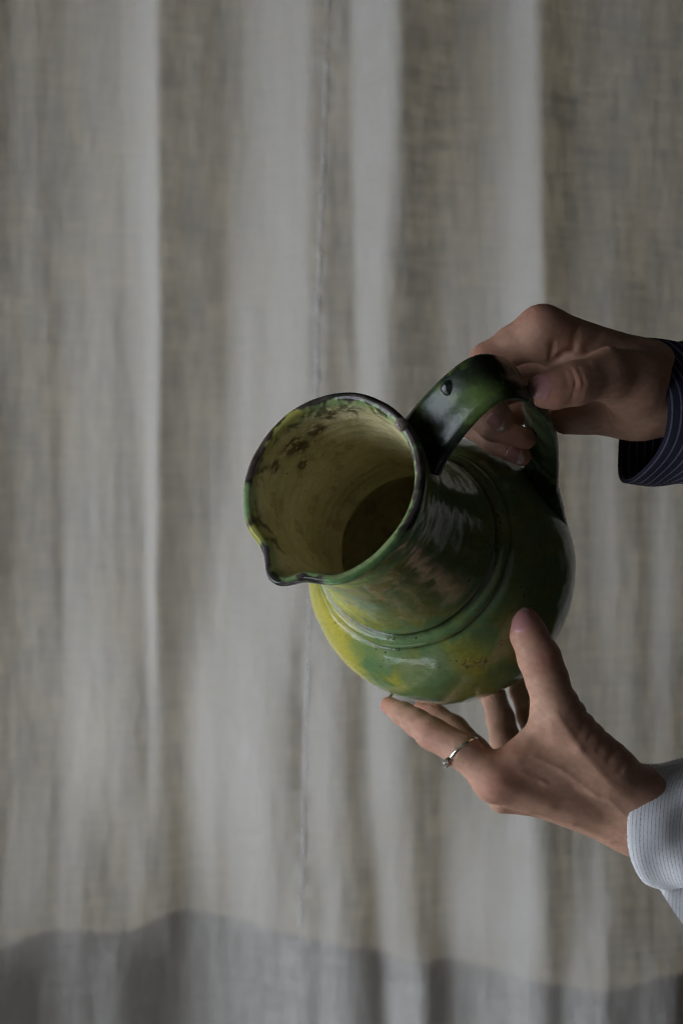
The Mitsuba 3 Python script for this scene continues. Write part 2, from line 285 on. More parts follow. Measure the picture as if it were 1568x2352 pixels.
def glaze(p, n_, uv):
    l = to_jug(p)
    w1 = mikit.fbm(l[0] * 0.9, l[1] * 0.9, l[2] * 0.6)
    w2 = mikit.fbm(l[0] * 0.9 + 31, l[1] * 0.9, l[2] * 0.5)
    w3 = mikit.fbm(l[0] * 2.2 + 7, l[1] * 2.2, l[2] * 0.9)                  # runs down the pot
    lw = [l[0] + (w1 - .5) * 1.1, l[1] + (w2 - .5) * 1.1, l[2] + (w3 - .5) * 2.4]
    col = mikit.mix(GREEN, OLIVE, mikit.smoothstep(.42, .66, w1))
    col = mikit.mix(col, PALE, .5 * mikit.smoothstep(.5, .8, w2))
    for (phi, s), rad, c, k in PATCHES:
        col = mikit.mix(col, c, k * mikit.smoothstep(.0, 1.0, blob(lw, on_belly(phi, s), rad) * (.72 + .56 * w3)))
    # the thinner glaze breaks to streaks of brown clay on the neck
    ang = dr.atan2(l[1], l[0])
    streak = mikit.smoothstep(.60, .78, mikit.fbm(ang * 9, l[2] * 0.8, 4.0)) * mikit.smoothstep(5.6, 6.6, l[2])
    col = mikit.mix(col, PALE, .30 * streak)
    fine = mikit.fbm(l[0] * 7, l[1] * 7, l[2] * 7)
    col = col * (.78 + .44 * fine)
    speck = mikit.smoothstep(.80, .86, mikit.noise(l[0] * 7, l[1] * 7, l[2] * 7)) * mikit.smoothstep(.5, .62, w2)
    col = mikit.mix(col, (.03, .025, .015), .8 * speck)
    # darker colour in the two turned grooves
    gr = dr.maximum(dr.exp(-dr.square((l[2] - 5.10) / .085)), .75 * dr.exp(-dr.square((l[2] - 4.5) / .07)))
    col = mikit.mix(col, (.035, .045, .015), dr.select(uv.y < 0, dr.minimum(1.5 * gr * (.35 + w3), .92), 0))
    # scuffed bare spots on the belly
    for at, rad in (((-117, 2.9), .42), ((-112, 2.7), .3), ((-100, 2.9), .25)):
        sc = blob(l, on_belly(*at), rad) * mikit.smoothstep(.45, .7, mikit.fbm(l[0] * 9, l[1] * 9, l[2] * 9 + 3))
        col = mikit.mix(col, BROWN, dr.minimum(1.6 * sc, .9))
    smear = mi.Float(0)
    # inside: cream glaze with olive clouds
    clay = mikit.mix((.64, .57, .33), (.52, .48, .25), mikit.smoothstep(.35, .7, w2))
    clay = mikit.mix(clay, (.30, .19, .09), .35 * mikit.smoothstep(.58, .75, w3))
    clay = clay * (.86 + .28 * fine)
    clay = mikit.mix(clay, (.10, .06, .03), .8 * mikit.smoothstep(.88, .93, mikit.noise(l[0] * 8 + 5, l[1] * 8, l[2] * 8)))
    for phi, s, rad in ((64, 12.75, .40), (84, 12.85, .46), (80, 12.3, .30), (104, 13.2, .28), (90, 11.4, .3)):
        sp = blob(l, place(phi, s, 3.55), rad) * mikit.smoothstep(.30, .56, mikit.fbm(l[0] * 5, l[1] * 5, l[2] * 5 + 9))
        clay = mikit.mix(clay, (.075, .04, .022), dr.minimum(1.7 * sp, .80))
    for phi, s, rad in ((30, 13.95, .5), (46, 13.85, .6), (60, 13.9, .5), (74, 13.95, .4), (118, 13.9, .42), (150, 13.8, .5), (166, 13.7, .5), (-164, 13.7, .4), (8, 13.95, .4)):
        sp = blob(lw, place(phi, s, 3.62), rad) * mikit.smoothstep(.25, .65, mikit.fbm(l[0] * 4, l[1] * 4, l[2] * 4 + 2))
        smear = dr.maximum(smear, dr.minimum(1.3 * sp, .80))
    edge = 1 - mikit.smoothstep(.25, .95 + .9 * (w3 - .5), uv.y)
    lipcol = mikit.mix((.15, .27, .10), (.32, .31, .05), mikit.smoothstep(.45, .65, mikit.fbm(ang * 2.2, uv.y * .7, 2.0)))
    clay = mikit.mix(clay, lipcol * (.7 + .6 * fine), .8 * edge)
    clay = mikit.mix(clay, (.042, .045, .022), smear)
    col = dr.select(uv.y > 0, clay, mikit.mix(col, lipcol * (.7 + .6 * fine), mikit.smoothstep(-.95, -.6, uv.y)))
    # brown-violet overglaze lies on the rim in long broken runs
    run = mikit.fbm(dr.cos(ang) * 3.2 + 3, dr.sin(ang) * 3.2, uv.y * .5 + 6)
    side = mikit.smoothstep(.36, .45, run + .15 * dr.cos(ang - math.radians(80)))
    wav = .5 * (w3 - .5) + .5 * (mikit.fbm(ang * 3.0, 2.0, 7.0) - .5)
    band = side * mikit.smoothstep(-.40, -.28, uv.y + .8 * wav) * (1 - mikit.smoothstep(.14, .30, uv.y + 1.3 * wav))
    drip = mikit.smoothstep(.53, .60, mikit.fbm(dr.cos(ang) * 4 + 9, dr.sin(ang) * 4, uv.y * .8)) * mikit.smoothstep(.15, .3, uv.y) * (1 - mikit.smoothstep(.4, .75, uv.y + wav))
    band = dr.maximum(band, .85 * drip)
    plum = mikit.mix((.020, .012, .014), (.085, .055, .065), mikit.smoothstep(.4, .65, mikit.fbm(ang * 6, uv.y * 3, 1.0)))
    return mikit.mix(col, plum, .92 * band)


def glaze_rough(p, n_, uv):
    l = to_jug(p)
    return mi.Float(.13 + .15 * mikit.smoothstep(.5, .8, mikit.fbm(l[0] * 2.5, l[1] * 2.5, l[2] * 2.5)) + dr.select(uv.y > .4, .16, 0))


def glaze_bump(p, n_, uv):
    l = to_jug(p)
    return mikit.fbm(l[0] * 2.4, l[1] * 2.4, l[2] * 1.2) + .35 * mikit.noise(l[0] * 9, l[1] * 9, l[2] * 9)


M('m_glaze', {'type': 'bumpmap', 'arbitrary': mikit.proc(glaze_bump, 4e-4), 'scale': 0.00010,
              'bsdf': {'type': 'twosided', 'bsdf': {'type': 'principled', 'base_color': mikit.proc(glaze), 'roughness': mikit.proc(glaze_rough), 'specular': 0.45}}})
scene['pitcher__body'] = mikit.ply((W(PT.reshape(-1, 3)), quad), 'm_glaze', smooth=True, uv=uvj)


def handle_glaze(p, n_, uv):
    l = to_jug(p)
    a = mikit.fbm(l[0] * 1.1, l[1] * 1.1, l[2] * 1.1)
    b = mikit.fbm(l[0] * 2.4 + 9, l[1] * 2.4, l[2] * 2.4)
    col = mikit.mix((.016, .027, .014), (.045, .080, .034), mikit.smoothstep(.35, .62, a))
    col = mikit.mix(col, (.13, .17, .04), .7 * mikit.smoothstep(.52, .74, b))
    col = mikit.mix(col, (.008, .010, .008), mikit.smoothstep(.50, .64, mikit.fbm(l[0] * .6 + 4, l[1] * .6 + 2, l[2] * .6)))
    for at, rad, c in (((4.9, -2.0, 13.2), 1.0, (.010, .012, .009)), ((7.9, -2.2, 14.2), 1.0, (.012, .014, .010)), ((6.4, -3.2, 13.9), .8, (.10, .15, .035)), ((8.2, -3.0, 8.5), 2.6, (.07, .11, .05))):
        col = mikit.mix(col, c, dr.minimum(1.2 * blob(l, at, rad), .9))
    return col * (.75 + .5 * mikit.fbm(l[0] * 8, l[1] * 8, l[2] * 8))


M('m_handle', {'type': 'bumpmap', 'arbitrary': mikit.proc(glaze_bump, 4e-4), 'scale': 0.00012,
               'bsdf': {'type': 'principled', 'base_color': mikit.proc(handle_glaze), 'roughness': 0.32, 'specular': 0.5}})
HP = math.radians(-20)
HD, HT = math.cos(HP) * E1 + math.sin(HP) * E2, -math.sin(HP) * E1 + math.cos(HP) * E2
path = np.array([(12.3, 3.78), (12.75, 4.25), (13.45, 5.4), (14.0, 6.6), (14.15, 7.6), (13.7, 8.2), (12.65, 8.6), (11, 8.75), (9.0, 8.65), (7.0, 8.3), (5.0, 7.7), (3.0, 7.05), (1.2, 6.65), (-0.4, 6.35)])
widths = np.array([3.1, 2.9, 2.7, 2.55, 2.5, 2.5, 2.5, 2.5, 2.5, 2.55, 2.6, 2.8, 3.3, 3.8])
thick = np.array([0.95, .85, .75, .68, .64, .62, .62, .62, .64, .66, .70, .76, .8, .55])
tp = np.concatenate([[0], np.cumsum(np.linalg.norm(np.diff(path, axis=0), axis=1))])
tt = np.linspace(0, tp[-1], 240)
hp = PchipInterpolator(tp, path)(tt)
hp = gaussian_filter(np.pad(hp, ((12, 12), (0, 0)), mode='reflect', reflect_type='odd'), (6, 0))[12:-12]
hw, ht = np.interp(tt, tp, widths), 1.18 * np.interp(tt, tp, thick)
tan = np.gradient(hp, axis=0)
tan /= np.linalg.norm(tan, axis=1)[:, None]
th = np.linspace(0, 2 * math.pi, 97)
cw = np.sign(np.cos(th)) * np.abs(np.cos(th)) ** 0.86
ct = np.sign(np.sin(th)) * np.abs(np.sin(th)) ** 0.95
ct = ct - 0.32 * np.maximum(np.sin(th), 0) * np.exp(-(cw / 0.5) ** 2) + 0.10 * np.maximum(np.sin(th), 0) * np.exp(-((np.abs(cw) - .8) / .15) ** 2)
nrm = np.stack([tan[:, 1], -tan[:, 0]], -1)           # outward face of the strap, in (s, rho)
nrm *= np.sign((nrm * (hp - [9, 5])).sum(1))[:, None]
hs_ = hp[:, None, 0] + nrm[:, None, 0] * ct * ht[:, None] / 2
hr_ = hp[:, None, 1] + nrm[:, None, 1] * ct * ht[:, None] / 2
hw_ = cw * hw[:, None] / 2
HQ = CB + hs_[..., None] * A + hr_[..., None] * HD + hw_[..., None] * HT
HQ = HQ + ((vfbm(HQ * .7, 3, 8) - .5) * .16)[..., None] * HD
hm = sheet(HQ[..., 0], HQ[..., 1], HQ[..., 2])
scene['pitcher__handle'] = mikit.ply(hm, 'm_handle', smooth=True)


def lump(at, r, seed, squash=(1, 1, 1)):
    b = trimesh.creation.icosphere(4, 1.0)
    v = b.vertices * (1 + .35 * (vfbm(b.vertices * 1.3 + seed, 3, seed)[:, None] - .5)) * squash * r
    return W(v + at), b.faces


def on_handle(k, side, out):
    i = int(k * 239)
    s, r = hp[i] + nrm[i] * out
    return CB + s * A + r * HD + side * HT


scene['pitcher__handle__glaze_bead'] = mikit.ply(lump(on_handle(.155, .60, .13), .34, 2, (1.1, .9, 1.2)), M('m_black_glaze', {'type': 'principled', 'base_color': rgb(.012, .018, .012), 'roughness': .28, 'specular': .6}), smooth=True)
scene['pitcher__rim_lump'] = mikit.ply(lump(jug_point(np.array(3.86), np.array(math.radians(-15)), np.array(14.42)), .27, 4, (1, .8, 1.1)), M('m_bare_clay', {'type': 'principled', 'base_color': rgb(.24, .19, .16), 'roughness': .35}), smooth=True)
labels['pitcher__rim_lump'] = {'label': 'bare clay lump on the rim beside the handle'}
labels['pitcher'] = {'label': 'green and yellow glazed earthenware pitcher tilted towards the viewer, held by two hands', 'category': 'pitcher'}
labels['pitcher__handle'] = {'label': 'dark green strap handle'}
labels['pitcher__handle__glaze_bead'] = {'label': 'black bead of glaze'}

# ------------------------------------------------------------------ hands: a distance field of tapered bones, meshed as one skin


class Field:
    def __init__(s, lo, hi, h):
        s.lo, s.h = np.array(lo, float), h
        s.n = np.ceil((np.array(hi) - lo) / h).astype(int) + 1
        s.d = np.full(s.n, 9.0, np.float32)

    def new(s):
        f = object.__new__(Field)
        f.lo, f.h, f.n, f.d = s.lo, s.h, s.n, np.full(s.n, 9.0, np.float32)
        return f

    def box(s, pts, pad):
        a = np.clip(np.floor((np.min(pts, 0) - pad - s.lo) / s.h).astype(int), 0, s.n - 1)
        b = np.clip(np.ceil((np.max(pts, 0) + pad - s.lo) / s.h).astype(int) + 1, 0, s.n)
        sl = tuple(slice(i, j) for i, j in zip(a, b))
        g = np.stack(np.meshgrid(*[(s.lo[k] + s.h * np.arange(a[k], b[k])) for k in range(3)], indexing='ij'), -1).astype(np.float32)
        return sl, g

    def put(s, sl, d, k):
        o = s.d[sl]
        if k > 0:
            e = np.maximum(k - np.abs(o - d), 0) / k
            s.d[sl] = np.minimum(o, d) - e * e * k * .25
        else:
            s.d[sl] = np.minimum(o, d)

    def cone(s, a, b, ra, rb, k=.4):
        a, b = np.array(a, float), np.array(b, float)
        sl, g = s.box([a, b], max(ra, rb) + k + .5)
        ab = b - a
        t = np.clip(((g - a) @ ab) / (ab @ ab + 1e-9), 0, 1)
        s.put(sl, (np.linalg.norm(g - a - t[..., None] * ab, axis=-1) - (ra + (rb - ra) * t)).astype(np.float32), k)

    def tri(s, a, b, c, r, k=.4):
        a, b, c = (np.array(x, float) for x in (a, b, c))
        sl, g = s.box([a, b, c], r + k + .5)
        n = np.cross(b - a, c - a)
        n /= np.linalg.norm(n)
        best = np.full(g.shape[:-1], 99.)
        for p, q_ in ((a, b), (b, c), (c, a)):
            e = q_ - p
            t = np.clip(((g - p) @ e) / (e @ e), 0, 1)
            best = np.minimum(best, np.linalg.norm(g - p - t[..., None] * e, axis=-1))
        ins = np.ones(g.shape[:-1], bool)
        for p, q_ in ((a, b), (b, c), (c, a)):
            ins &= ((g - p) @ np.cross(n, q_ - p)) > 0
        best = np.where(ins, np.abs((g - a) @ n), best)
        s.put(sl, (best - r).astype(np.float32), k)

    def crease(s, pts, width, depth):                 # a fold in the skin along a line (depth < 0: a raised cord)
        for a, b in zip(pts[:-1], pts[1:]):
            a, b = np.array(a, float), np.array(b, float)
            sl, g = s.box([a, b], 2.2)
            f = np.array([1, .28, 1])
            ab = (b - a) * f
            t = np.clip((((g - a) * f) @ ab) / (ab @ ab), 0, 1)
            dd = np.linalg.norm((g - a) * f - t[..., None] * ab, axis=-1)
            s.d[sl] = np.maximum(s.d[sl], s.d[sl] + depth * np.exp(-(dd / width) ** 2)) if depth > 0 else s.d[sl] + depth * np.exp(-(dd / width) ** 2)

    def merge(s, o, k):
        s.put((slice(None),) * 3, o.d, k)

    def sample(s, p):
        return map_coordinates(s.d, ((p - s.lo) / s.h).T, order=1, mode='nearest')

    def normal(s, p):
        e = s.h
        g = np.stack([s.sample(p + e * np.eye(3)[k]) - s.sample(p - e * np.eye(3)[k]) for k in range(3)], -1)
        return g / np.maximum(np.linalg.norm(g, axis=1), 1e-9)[:, None]

    def mesh(s):
        d = s.d
        neg = d < 0
        n = s.n
        acc, cnt = np.zeros((*(n - 1), 3), np.float32), np.zeros(n - 1, np.float32)
        cell = [slice(0, -1), slice(1, None)]
        for ax in range(3):
            lo_, hi_ = [slice(None)] * 3, [slice(None)] * 3
            lo_[ax], hi_[ax] = slice(0, -1), slice(1, None)
            a, b = d[tuple(lo_)], d[tuple(hi_)]
            cross = (a < 0) != (b < 0)
            t = np.where(cross, a / np.where(cross, a - b, 1), 0)
            o1, o2 = [k for k in range(3) if k != ax]
            for u in (0, 1):
                for v in (0, 1):
                    sl = [slice(None)] * 3
                    sl[o1], sl[o2] = cell[u], cell[v]
                    c = cross[tuple(sl)]
                    cnt += c
                    acc[..., ax] += np.where(c, t[tuple(sl)], 0)
                    acc[..., o1] += c * u
                    acc[..., o2] += c * v
        act = cnt > 0
        ids = np.full(act.shape, -1)
        ids[act] = np.arange(act.sum())
        ijk = np.argwhere(act)
        v = s.lo + s.h * (ijk + acc[act] / cnt[act][:, None])
        faces = []
        for ax in range(3):
            o1, o2 = (ax + 1) % 3, (ax + 2) % 3
            lo_, hi_ = [slice(None)] * 3, [slice(None)] * 3
            lo_[ax], hi_[ax] = slice(0, -1), slice(1, None)
            a, b = neg[tuple(lo_)], neg[tuple(hi_)]
            e = np.argwhere(a != b)
            e = e[(e[:, o1] > 0) & (e[:, o2] > 0) & (e[:, o1] < n[o1] - 1) & (e[:, o2] < n[o2] - 1)]
            flip = a[tuple(e.T)]
            c = []
            for du, dv in ((-1, -1), (0, -1), (0, 0), (-1, 0)):
                ee = e.copy()
                ee[:, o1] += du
                ee[:, o2] += dv
                c.append(ids[tuple(ee.T)])
            qd = np.stack(c, -1)
            qd[~flip] = qd[~flip][:, ::-1]
            faces.append(qd)
        f = np.vstack(faces)
        f = f[(f >= 0).all(1)]
        for _ in range(3):
            nn = s.normal(v)
            v = v - nn * s.sample(v)[:, None] * .8
        tm = trimesh.Trimesh(v, np.vstack([f[:, [0, 1, 2]], f[:, [0, 2, 3]]]), process=False)
        parts = trimesh.graph.connected_component_labels(tm.face_adjacency, node_count=len(tm.faces))
        tm.update_faces(parts == np.bincount(parts).argmax())
        tm.remove_unreferenced_vertices()
        trimesh.smoothing.filter_taubin(tm, lamb=.5, nu=.53, iterations=6)
        return tm


def finger(F, pts, rads, k=.25):
    f = F.new()
    for (a, ra), (b, rb) in zip(zip(pts, rads), zip(pts[1:], rads[1:])):
        f.cone(a, b, ra, rb, k)
    return f


def fingers_to(F, fs, k_root):
    allf = fs[0]
    for f in fs[1:]:
        allf.put((slice(None),) * 3, f.d, .07)
    F.merge(allf, k_root)


def skin_colours(v, pink, seed, base=(.50, .28, .185), red=(.53, .215, .15)):
    a = vfbm(v * .9, 3, seed)
    b = vfbm(v * 5.0, 3, seed + 3)
    c = np.array(base) * (1 + .30 * (a[:, None] - .5) * [.8, 1, 1.1] + .40 * (b[:, None] - .5))
    w = np.zeros(len(v))
    for p, r, k in pink:
        w = np.maximum(w, k * np.exp(-(np.linalg.norm(v - p, axis=1) / r) ** 2))
    w = (w * (.7 + .6 * vfbm(v * 2.2, 3, seed + 5)))[:, None]
    return np.clip(c * (1 - w) + np.array(red) * w * (1 + .2 * (b[:, None] - .5)), .02, .9)


def nail(F, centre, along, up, width, length, key, tip=.1):
    along = np.array(along, float) / np.linalg.norm(along)
    up = np.array(up, float) - along * np.dot(up, along)
    up /= np.linalg.norm(up)
    side = np.cross(along, up)
    nu, nv = 25, 29
    u, v = np.meshgrid(np.linspace(-1, 1, nu), np.linspace(0, 1, nv))
    # rounded outline: a curved cuticle and an oval free edge
    x = u * width / 2 * (1 - .10 * v)
    y = (v - .5) * length + np.where(v > .5, -(v - .5) * 2 * .30 * length * u ** 2 * .9, (1 - 2 * v) * .18 * length * u ** 2)
    base = np.array(centre) + x[..., None] * side + y[..., None] * along + up * .8
    p = base.reshape(-1, 3)
    for _ in range(40):
        p = p - up * np.clip(F.sample(p), -.2, .2)[:, None] * .7
    hgt = ((p - np.array(centre)) @ up).reshape(nv, nu)
    arch = np.median(hgt[:, 8:17], axis=1)[:, None] - .30 * (x ** 2) / (width / 2) * .9
    hgt = np.maximum(hgt, arch - .05)
    hgt = gaussian_filter(hgt, 1.2)
    lift = .05 * np.clip((1 - u ** 2) * 3, 0, 1) * np.clip(v * 6, 0, 1) - .02
    P = (np.array(centre) + x[..., None] * side + y[..., None] * along + (hgt + lift)[..., None] * up)
    low = P - .06 * up
    allp = np.concatenate([P.reshape(-1, 3), low.reshape(-1, 3)])
    i = np.arange(nu * nv).reshape(nv, nu)
    f = np.stack([i[:-1, :-1], i[:-1, 1:], i[1:, 1:], i[1:, :-1]], -1).reshape(-1, 4)
    rim = np.concatenate([i[0], i[1:, -1], i[-1, -2::-1], i[-2:0:-1, 0]])
    r2 = np.roll(rim, -1)
    f = np.vstack([f, f[:, ::-1] + nu * nv, np.stack([r2, rim, rim + nu * nv, r2 + nu * nv], -1)])
    vv = v.ravel()
    c = np.where((vv > 1 - tip)[:, None], (.62, .52, .44), (.50, .235, .215)) + .07 * (np.clip(1 - np.abs(vv - .06) / .16, 0, 1) * (np.abs(u.ravel()) < .6))[:, None]
    if np.dot(np.cross(P[0, 1] - P[0, 0], P[1, 0] - P[0, 0]), up) < 0:
        f = f[:, ::-1]
    scene[key] = mikit.ply((W(allp), f), 'm_nail', smooth=True, color=np.vstack([c, c]))


# --- lower hand: a left hand carrying the belly, seen from its thumb side
F = Field((0.0, 62.0, -21.0), (21.0, 81.5, -3.0), .075)
wrist, arm = np.array((14.573, 68.600, -14.531)), np.array((18.343, 69.200, -16.394))
mi_, mm, mr, mp = (np.array(x) for x in ((7.290, 66.900, -12.614), (7.899, 69.000, -13.306), (8.979, 71.200, -13.599), (10.189, 73.000, -13.161)))
cmc, tmcp = np.array((12.605, 67.400, -12.255)), np.array((10.126, 66.700, -9.473))
F.cone(wrist, arm, 2.05, 2.35, .5)
F.cone(wrist + [0, .9, 0], arm + [0, .9, 0], 1.9, 2.3, .5)
F.cone(wrist + [-.3, .2, .1], mi_, 1.75, .98, .9)
F.cone(wrist + [-.3, .7, 0], mm, 1.7, .98, .9)
F.cone(wrist + [-.3, 1.3, 0], mr, 1.6, .92, .9)
F.cone(wrist + [-.3, 1.8, .3], mp, 1.5, .88, .9)
F.tri(wrist, mi_, mp, .85, .6)
F.cone(wrist + [-.5, -.2, .6], cmc, 1.6, 1.25, .7)
F.cone(cmc, tmcp, 1.25, 1.1, .6)
F.cone((7.705, 68.400, -13.902), (9.365, 68.600, -14.153), .62, .5, .25)
F.tri(cmc + [-.5, .2, -.3], tmcp + [-.3, .25, -.2], np.array((7.837, 67.200, -11.642)), .50, .7)
F.cone(np.array((11.557, 67.300, -12.030)), np.array((8.314, 66.900, -11.795)), 1.15, .72, .7)
thumb = finger(F, [tmcp, (9.622, 66.600, -7.828), (9.241, 66.500, -6.839), (8.745, 66.600, -5.688), (8.561, 66.750, -5.108)], [1.1, .95, .97, .83, .70], .3)
F.merge(thumb, .55)
ix = [mi_, (5.727, 67.300, -11.330), (4.300, 68.200, -10.605), (3.675, 69.000, -10.243), (3.038, 69.900, -9.928), (2.372, 71.100, -9.663)]
index = finger(F, ix, [.95, .81, .76, .66, .57, .43])
middle = finger(F, [mm, (6.523, 70.800, -11.963), (5.665, 72.300, -11.109), (4.840, 73.200, -10.576), (4.162, 73.900, -10.315)], [.95, .82, .76, .64, .48])
ringf = finger(F, [mr, (8.540, 74.200, -11.901), (8.424, 75.400, -10.940), (8.183, 76.600, -9.941), (7.910, 77.600, -9.240)], [.9, .78, .74, .64, .50])
pinky = finger(F, [mp, (10.285, 75.000, -11.800), (10.053, 76.200, -10.939), (9.786, 77.600, -9.834), (9.527, 78.600, -8.998)], [.85, .70, .66, .58, .44])
fingers_to(F, [index, middle, ringf, pinky], .55)
# cords and folds of the skin
F.crease([(7.428, 66.300, -12.663), (9.733, 66.800, -13.781), (12.633, 67.000, -14.848)], .35, -.05)
F.crease([(7.746, 67.300, -13.843), (8.789, 67.400, -14.111), (10.884, 67.600, -14.670), (12.822, 68.000, -15.590)], .16, -.13)
F.crease([(7.540, 67.300, -13.637), (8.685, 67.400, -13.802), (10.677, 67.600, -14.319)], .13, .07)
F.crease([(9.889, 65.800, -9.345), (11.030, 66.000, -10.990), (12.558, 66.600, -12.721)], .22, -.07)
F.crease([(9.285, 65.800, -9.345), (9.515, 66.000, -10.384)], .20, .05)
F.crease([(8.808, 65.700, -6.918), (9.371, 65.700, -6.998), (9.980, 66.000, -6.788)], .07, .045)
F.crease([(8.889, 65.700, -6.677), (9.371, 65.700, -6.717), (9.939, 66.000, -6.465)], .06, .035)
F.crease([(8.929, 65.700, -7.240), (9.452, 65.700, -7.320), (10.101, 66.000, -7.071)], .06, .03)
for a_, b_, c_, dpt in (
        ((10.943, 67.200, -8.022), (10.662, 66.600, -8.480), (10.294, 66.200, -8.956), 0.07),
        ((11.395, 67.200, -8.516), (11.029, 66.600, -8.949), (10.577, 66.200, -9.402), 0.09),
        ((11.889, 67.200, -8.968), (11.518, 66.600, -9.459), (11.064, 66.200, -9.970), 0.1),
        ((12.383, 67.200, -9.421), (11.966, 66.600, -9.948), (11.469, 66.200, -10.496), 0.11),
        ((12.835, 67.200, -9.914), (12.415, 66.600, -10.478), (11.915, 66.200, -11.064), 0.11),
        ((13.247, 67.200, -10.449), (12.863, 66.600, -10.988), (12.401, 66.200, -11.550), 0.1),
        ((13.617, 67.200, -11.107), (13.291, 66.600, -11.579), (12.887, 66.200, -12.077), 0.08)):
    F.crease([a_, b_, c_], .14, dpt * .55)
F.crease([(3.717, 69.000, -9.800), (3.930, 68.300, -10.286), (3.805, 68.300, -10.746)], .07, .03)
F.crease([(4.011, 68.600, -9.743), (4.184, 68.000, -10.282), (4.038, 68.000, -10.907)], .07, .03)
F.crease([(6.257, 66.800, -10.714), (6.952, 66.600, -10.764), (7.348, 66.500, -10.910)], .09, .06)
for a_, b_, c_ in (
        ((12.644, 66.200, -12.442), (12.544, 66.100, -13.637), (12.802, 66.600, -14.963)),
        ((12.827, 66.200, -12.543), (12.726, 66.100, -13.637), (12.986, 66.600, -14.963)),
        ((13.009, 66.200, -12.644), (12.908, 66.100, -13.637), (13.169, 66.600, -14.963)),
        ((13.191, 66.200, -12.746), (13.091, 66.100, -13.637), (13.353, 66.600, -14.963)),
        ((13.374, 66.200, -12.847), (13.273, 66.100, -13.637), (13.536, 66.600, -14.963))):
    F.crease([a_, b_, c_], .06, .022)
for cord in ([(8.929, 66.000, -11.394), (10.222, 66.000, -12.000), (11.874, 66.200, -13.252)], [(8.303, 66.000, -12.101), (9.414, 66.000, -12.606), (11.030, 66.000, -12.909)], [(11.030, 66.000, -12.909), (12.482, 66.200, -13.455), (13.536, 66.400, -14.512)]):
    F.crease(cord, .13, -.035)
lower = F.mesh()
lower.vertices += lower.vertex_normals * ((vfbm(lower.vertices * 1.1, 3, 41) - .5) * .07)[:, None]
tips = [((2.369, 71.000, -9.606), .9, .7), ((8.505, 66.000, -5.030), 1.1, .55), ((4.153, 67.500, -10.620), .9, .4), ((9.371, 65.700, -6.817), .7, .6), ((7.091, 66.000, -12.606), 1.2, .45), ((7.177, 66.800, -10.878), .8, .6), ((12.132, 66.500, -9.648), 1.6, .35), ((4.145, 73.600, -10.228), 1, .7)]
scene['person__hand'] = mikit.ply((W(lower.vertices), lower.faces), 'm_skin', smooth=True, color=skin_colours(lower.vertices, [(np.array(a), b, c) for a, b, c in tips], 3))
nail(F, (8.542, 66.600, -5.137), np.array((8.416, 66.900, -4.546)) - np.array((8.732, 66.500, -5.903)), (-.45, -1, .12), 1.12, 1.42, 'person__hand__fingernail', .12)
nail(F, (2.263, 71.100, -9.793), np.array((2.372, 71.100, -9.663)) - np.array((3.038, 69.900, -9.928)), (-.75, -.25, -.9), .62, .85, 'person__hand__fingernail_001', .18)

# --- upper hand: a right hand pinching the handle, thumb on its near side
G = Field((3.0, 56.0, 0.0), (20.0, 72.5, 11.5), .075)
wr, am = np.array((13.783, 63.600, 5.470)), np.array((17.018, 64.200, 5.325))
ki, km, kr, kp = (np.array(x) for x in ((8.810, 62.300, 7.857), (10.140, 64.200, 7.546), (11.098, 65.800, 6.767), (11.813, 67.000, 5.763)))
cm, tm_ = np.array((12.713, 61.900, 5.646)), np.array((11.296, 60.700, 5.834))
G.cone(wr, am, 1.9, 2.0, .5)
G.cone(wr + [0, 1.0, 0], am + [0, 1.0, 0], 1.85, 2.0, .5)
G.cone(wr + [-.2, .1, .45], ki, 1.65, 1.12, .9)
G.cone(wr + [-.2, .8, .3], km, 1.6, 1.05, .9)
G.cone(wr + [-.2, 1.4, 0], kr, 1.6, 1.0, .9)
G.cone(wr + [-.2, 1.9, -.3], kp, 1.55, .95, .9)
G.cone(wr + [-.4, .8, -.7], np.array((10.361, 65.600, 4.397)), 1.35, .82, .8)
G.tri(wr, ki, kp, .8, .6)
G.cone(wr + [-.3, -.5, .1], cm, 1.7, 1.35, .6)
G.cone(cm, tm_, 1.4, 1.02, .6)
G.tri(cm, tm_ + [0, .4, 0], ki + [.5, .3, -.5], .55, .6)
th2 = finger(G, [tm_, (10.303, 60.000, 5.583), (9.766, 59.750, 5.395), (8.903, 59.600, 5.163), (8.476, 59.550, 5.086)], [1.02, .86, .88, .80, .72], .3)
G.merge(th2, .5)
i2 = finger(G, [ki, (7.588, 62.600, 7.358), (6.487, 62.700, 6.679), (6.198, 62.500, 5.892), (6.445, 62.300, 4.977), (7.052, 62.100, 3.992)], [1.08, .86, .80, .70, .62, .48])
m2 = finger(G, [km, (7.879, 65.000, 6.884), (6.265, 65.600, 5.843), (5.925, 65.400, 4.724), (6.863, 64.800, 3.888), (8.293, 64.200, 3.301)], [1.0, .82, .78, .68, .62, .48])
r2 = finger(G, [kr, (8.326, 67.000, 6.070), (6.416, 67.400, 5.178), (6.182, 67.100, 4.128), (7.123, 66.300, 3.267), (8.268, 65.400, 2.562)], [.95, .78, .72, .64, .58, .46])
p2 = finger(G, [kp, (9.785, 68.600, 5.165), (8.364, 69.000, 4.773), (7.685, 68.600, 4.011), (8.242, 68.000, 3.455)], [.9, .70, .62, .54, .42])
fingers_to(G, [i2, m2, r2, p2], .55)
G.crease([(9.535, 59.000, 5.887), (9.699, 58.900, 5.337), (9.568, 59.200, 4.748)], .07, .05)
G.crease([(9.824, 59.000, 5.960), (10.024, 58.900, 5.373), (9.894, 59.200, 4.748)], .06, .04)
G.crease([(9.283, 59.000, 5.743), (9.359, 58.800, 5.255)], .05, .025)
G.crease([(10.172, 62.000, 8.179), (9.956, 61.600, 7.090), (9.013, 61.600, 6.411)], .16, .13)
G.crease([(9.096, 61.400, 7.254), (9.059, 61.400, 6.653)], .12, .10)
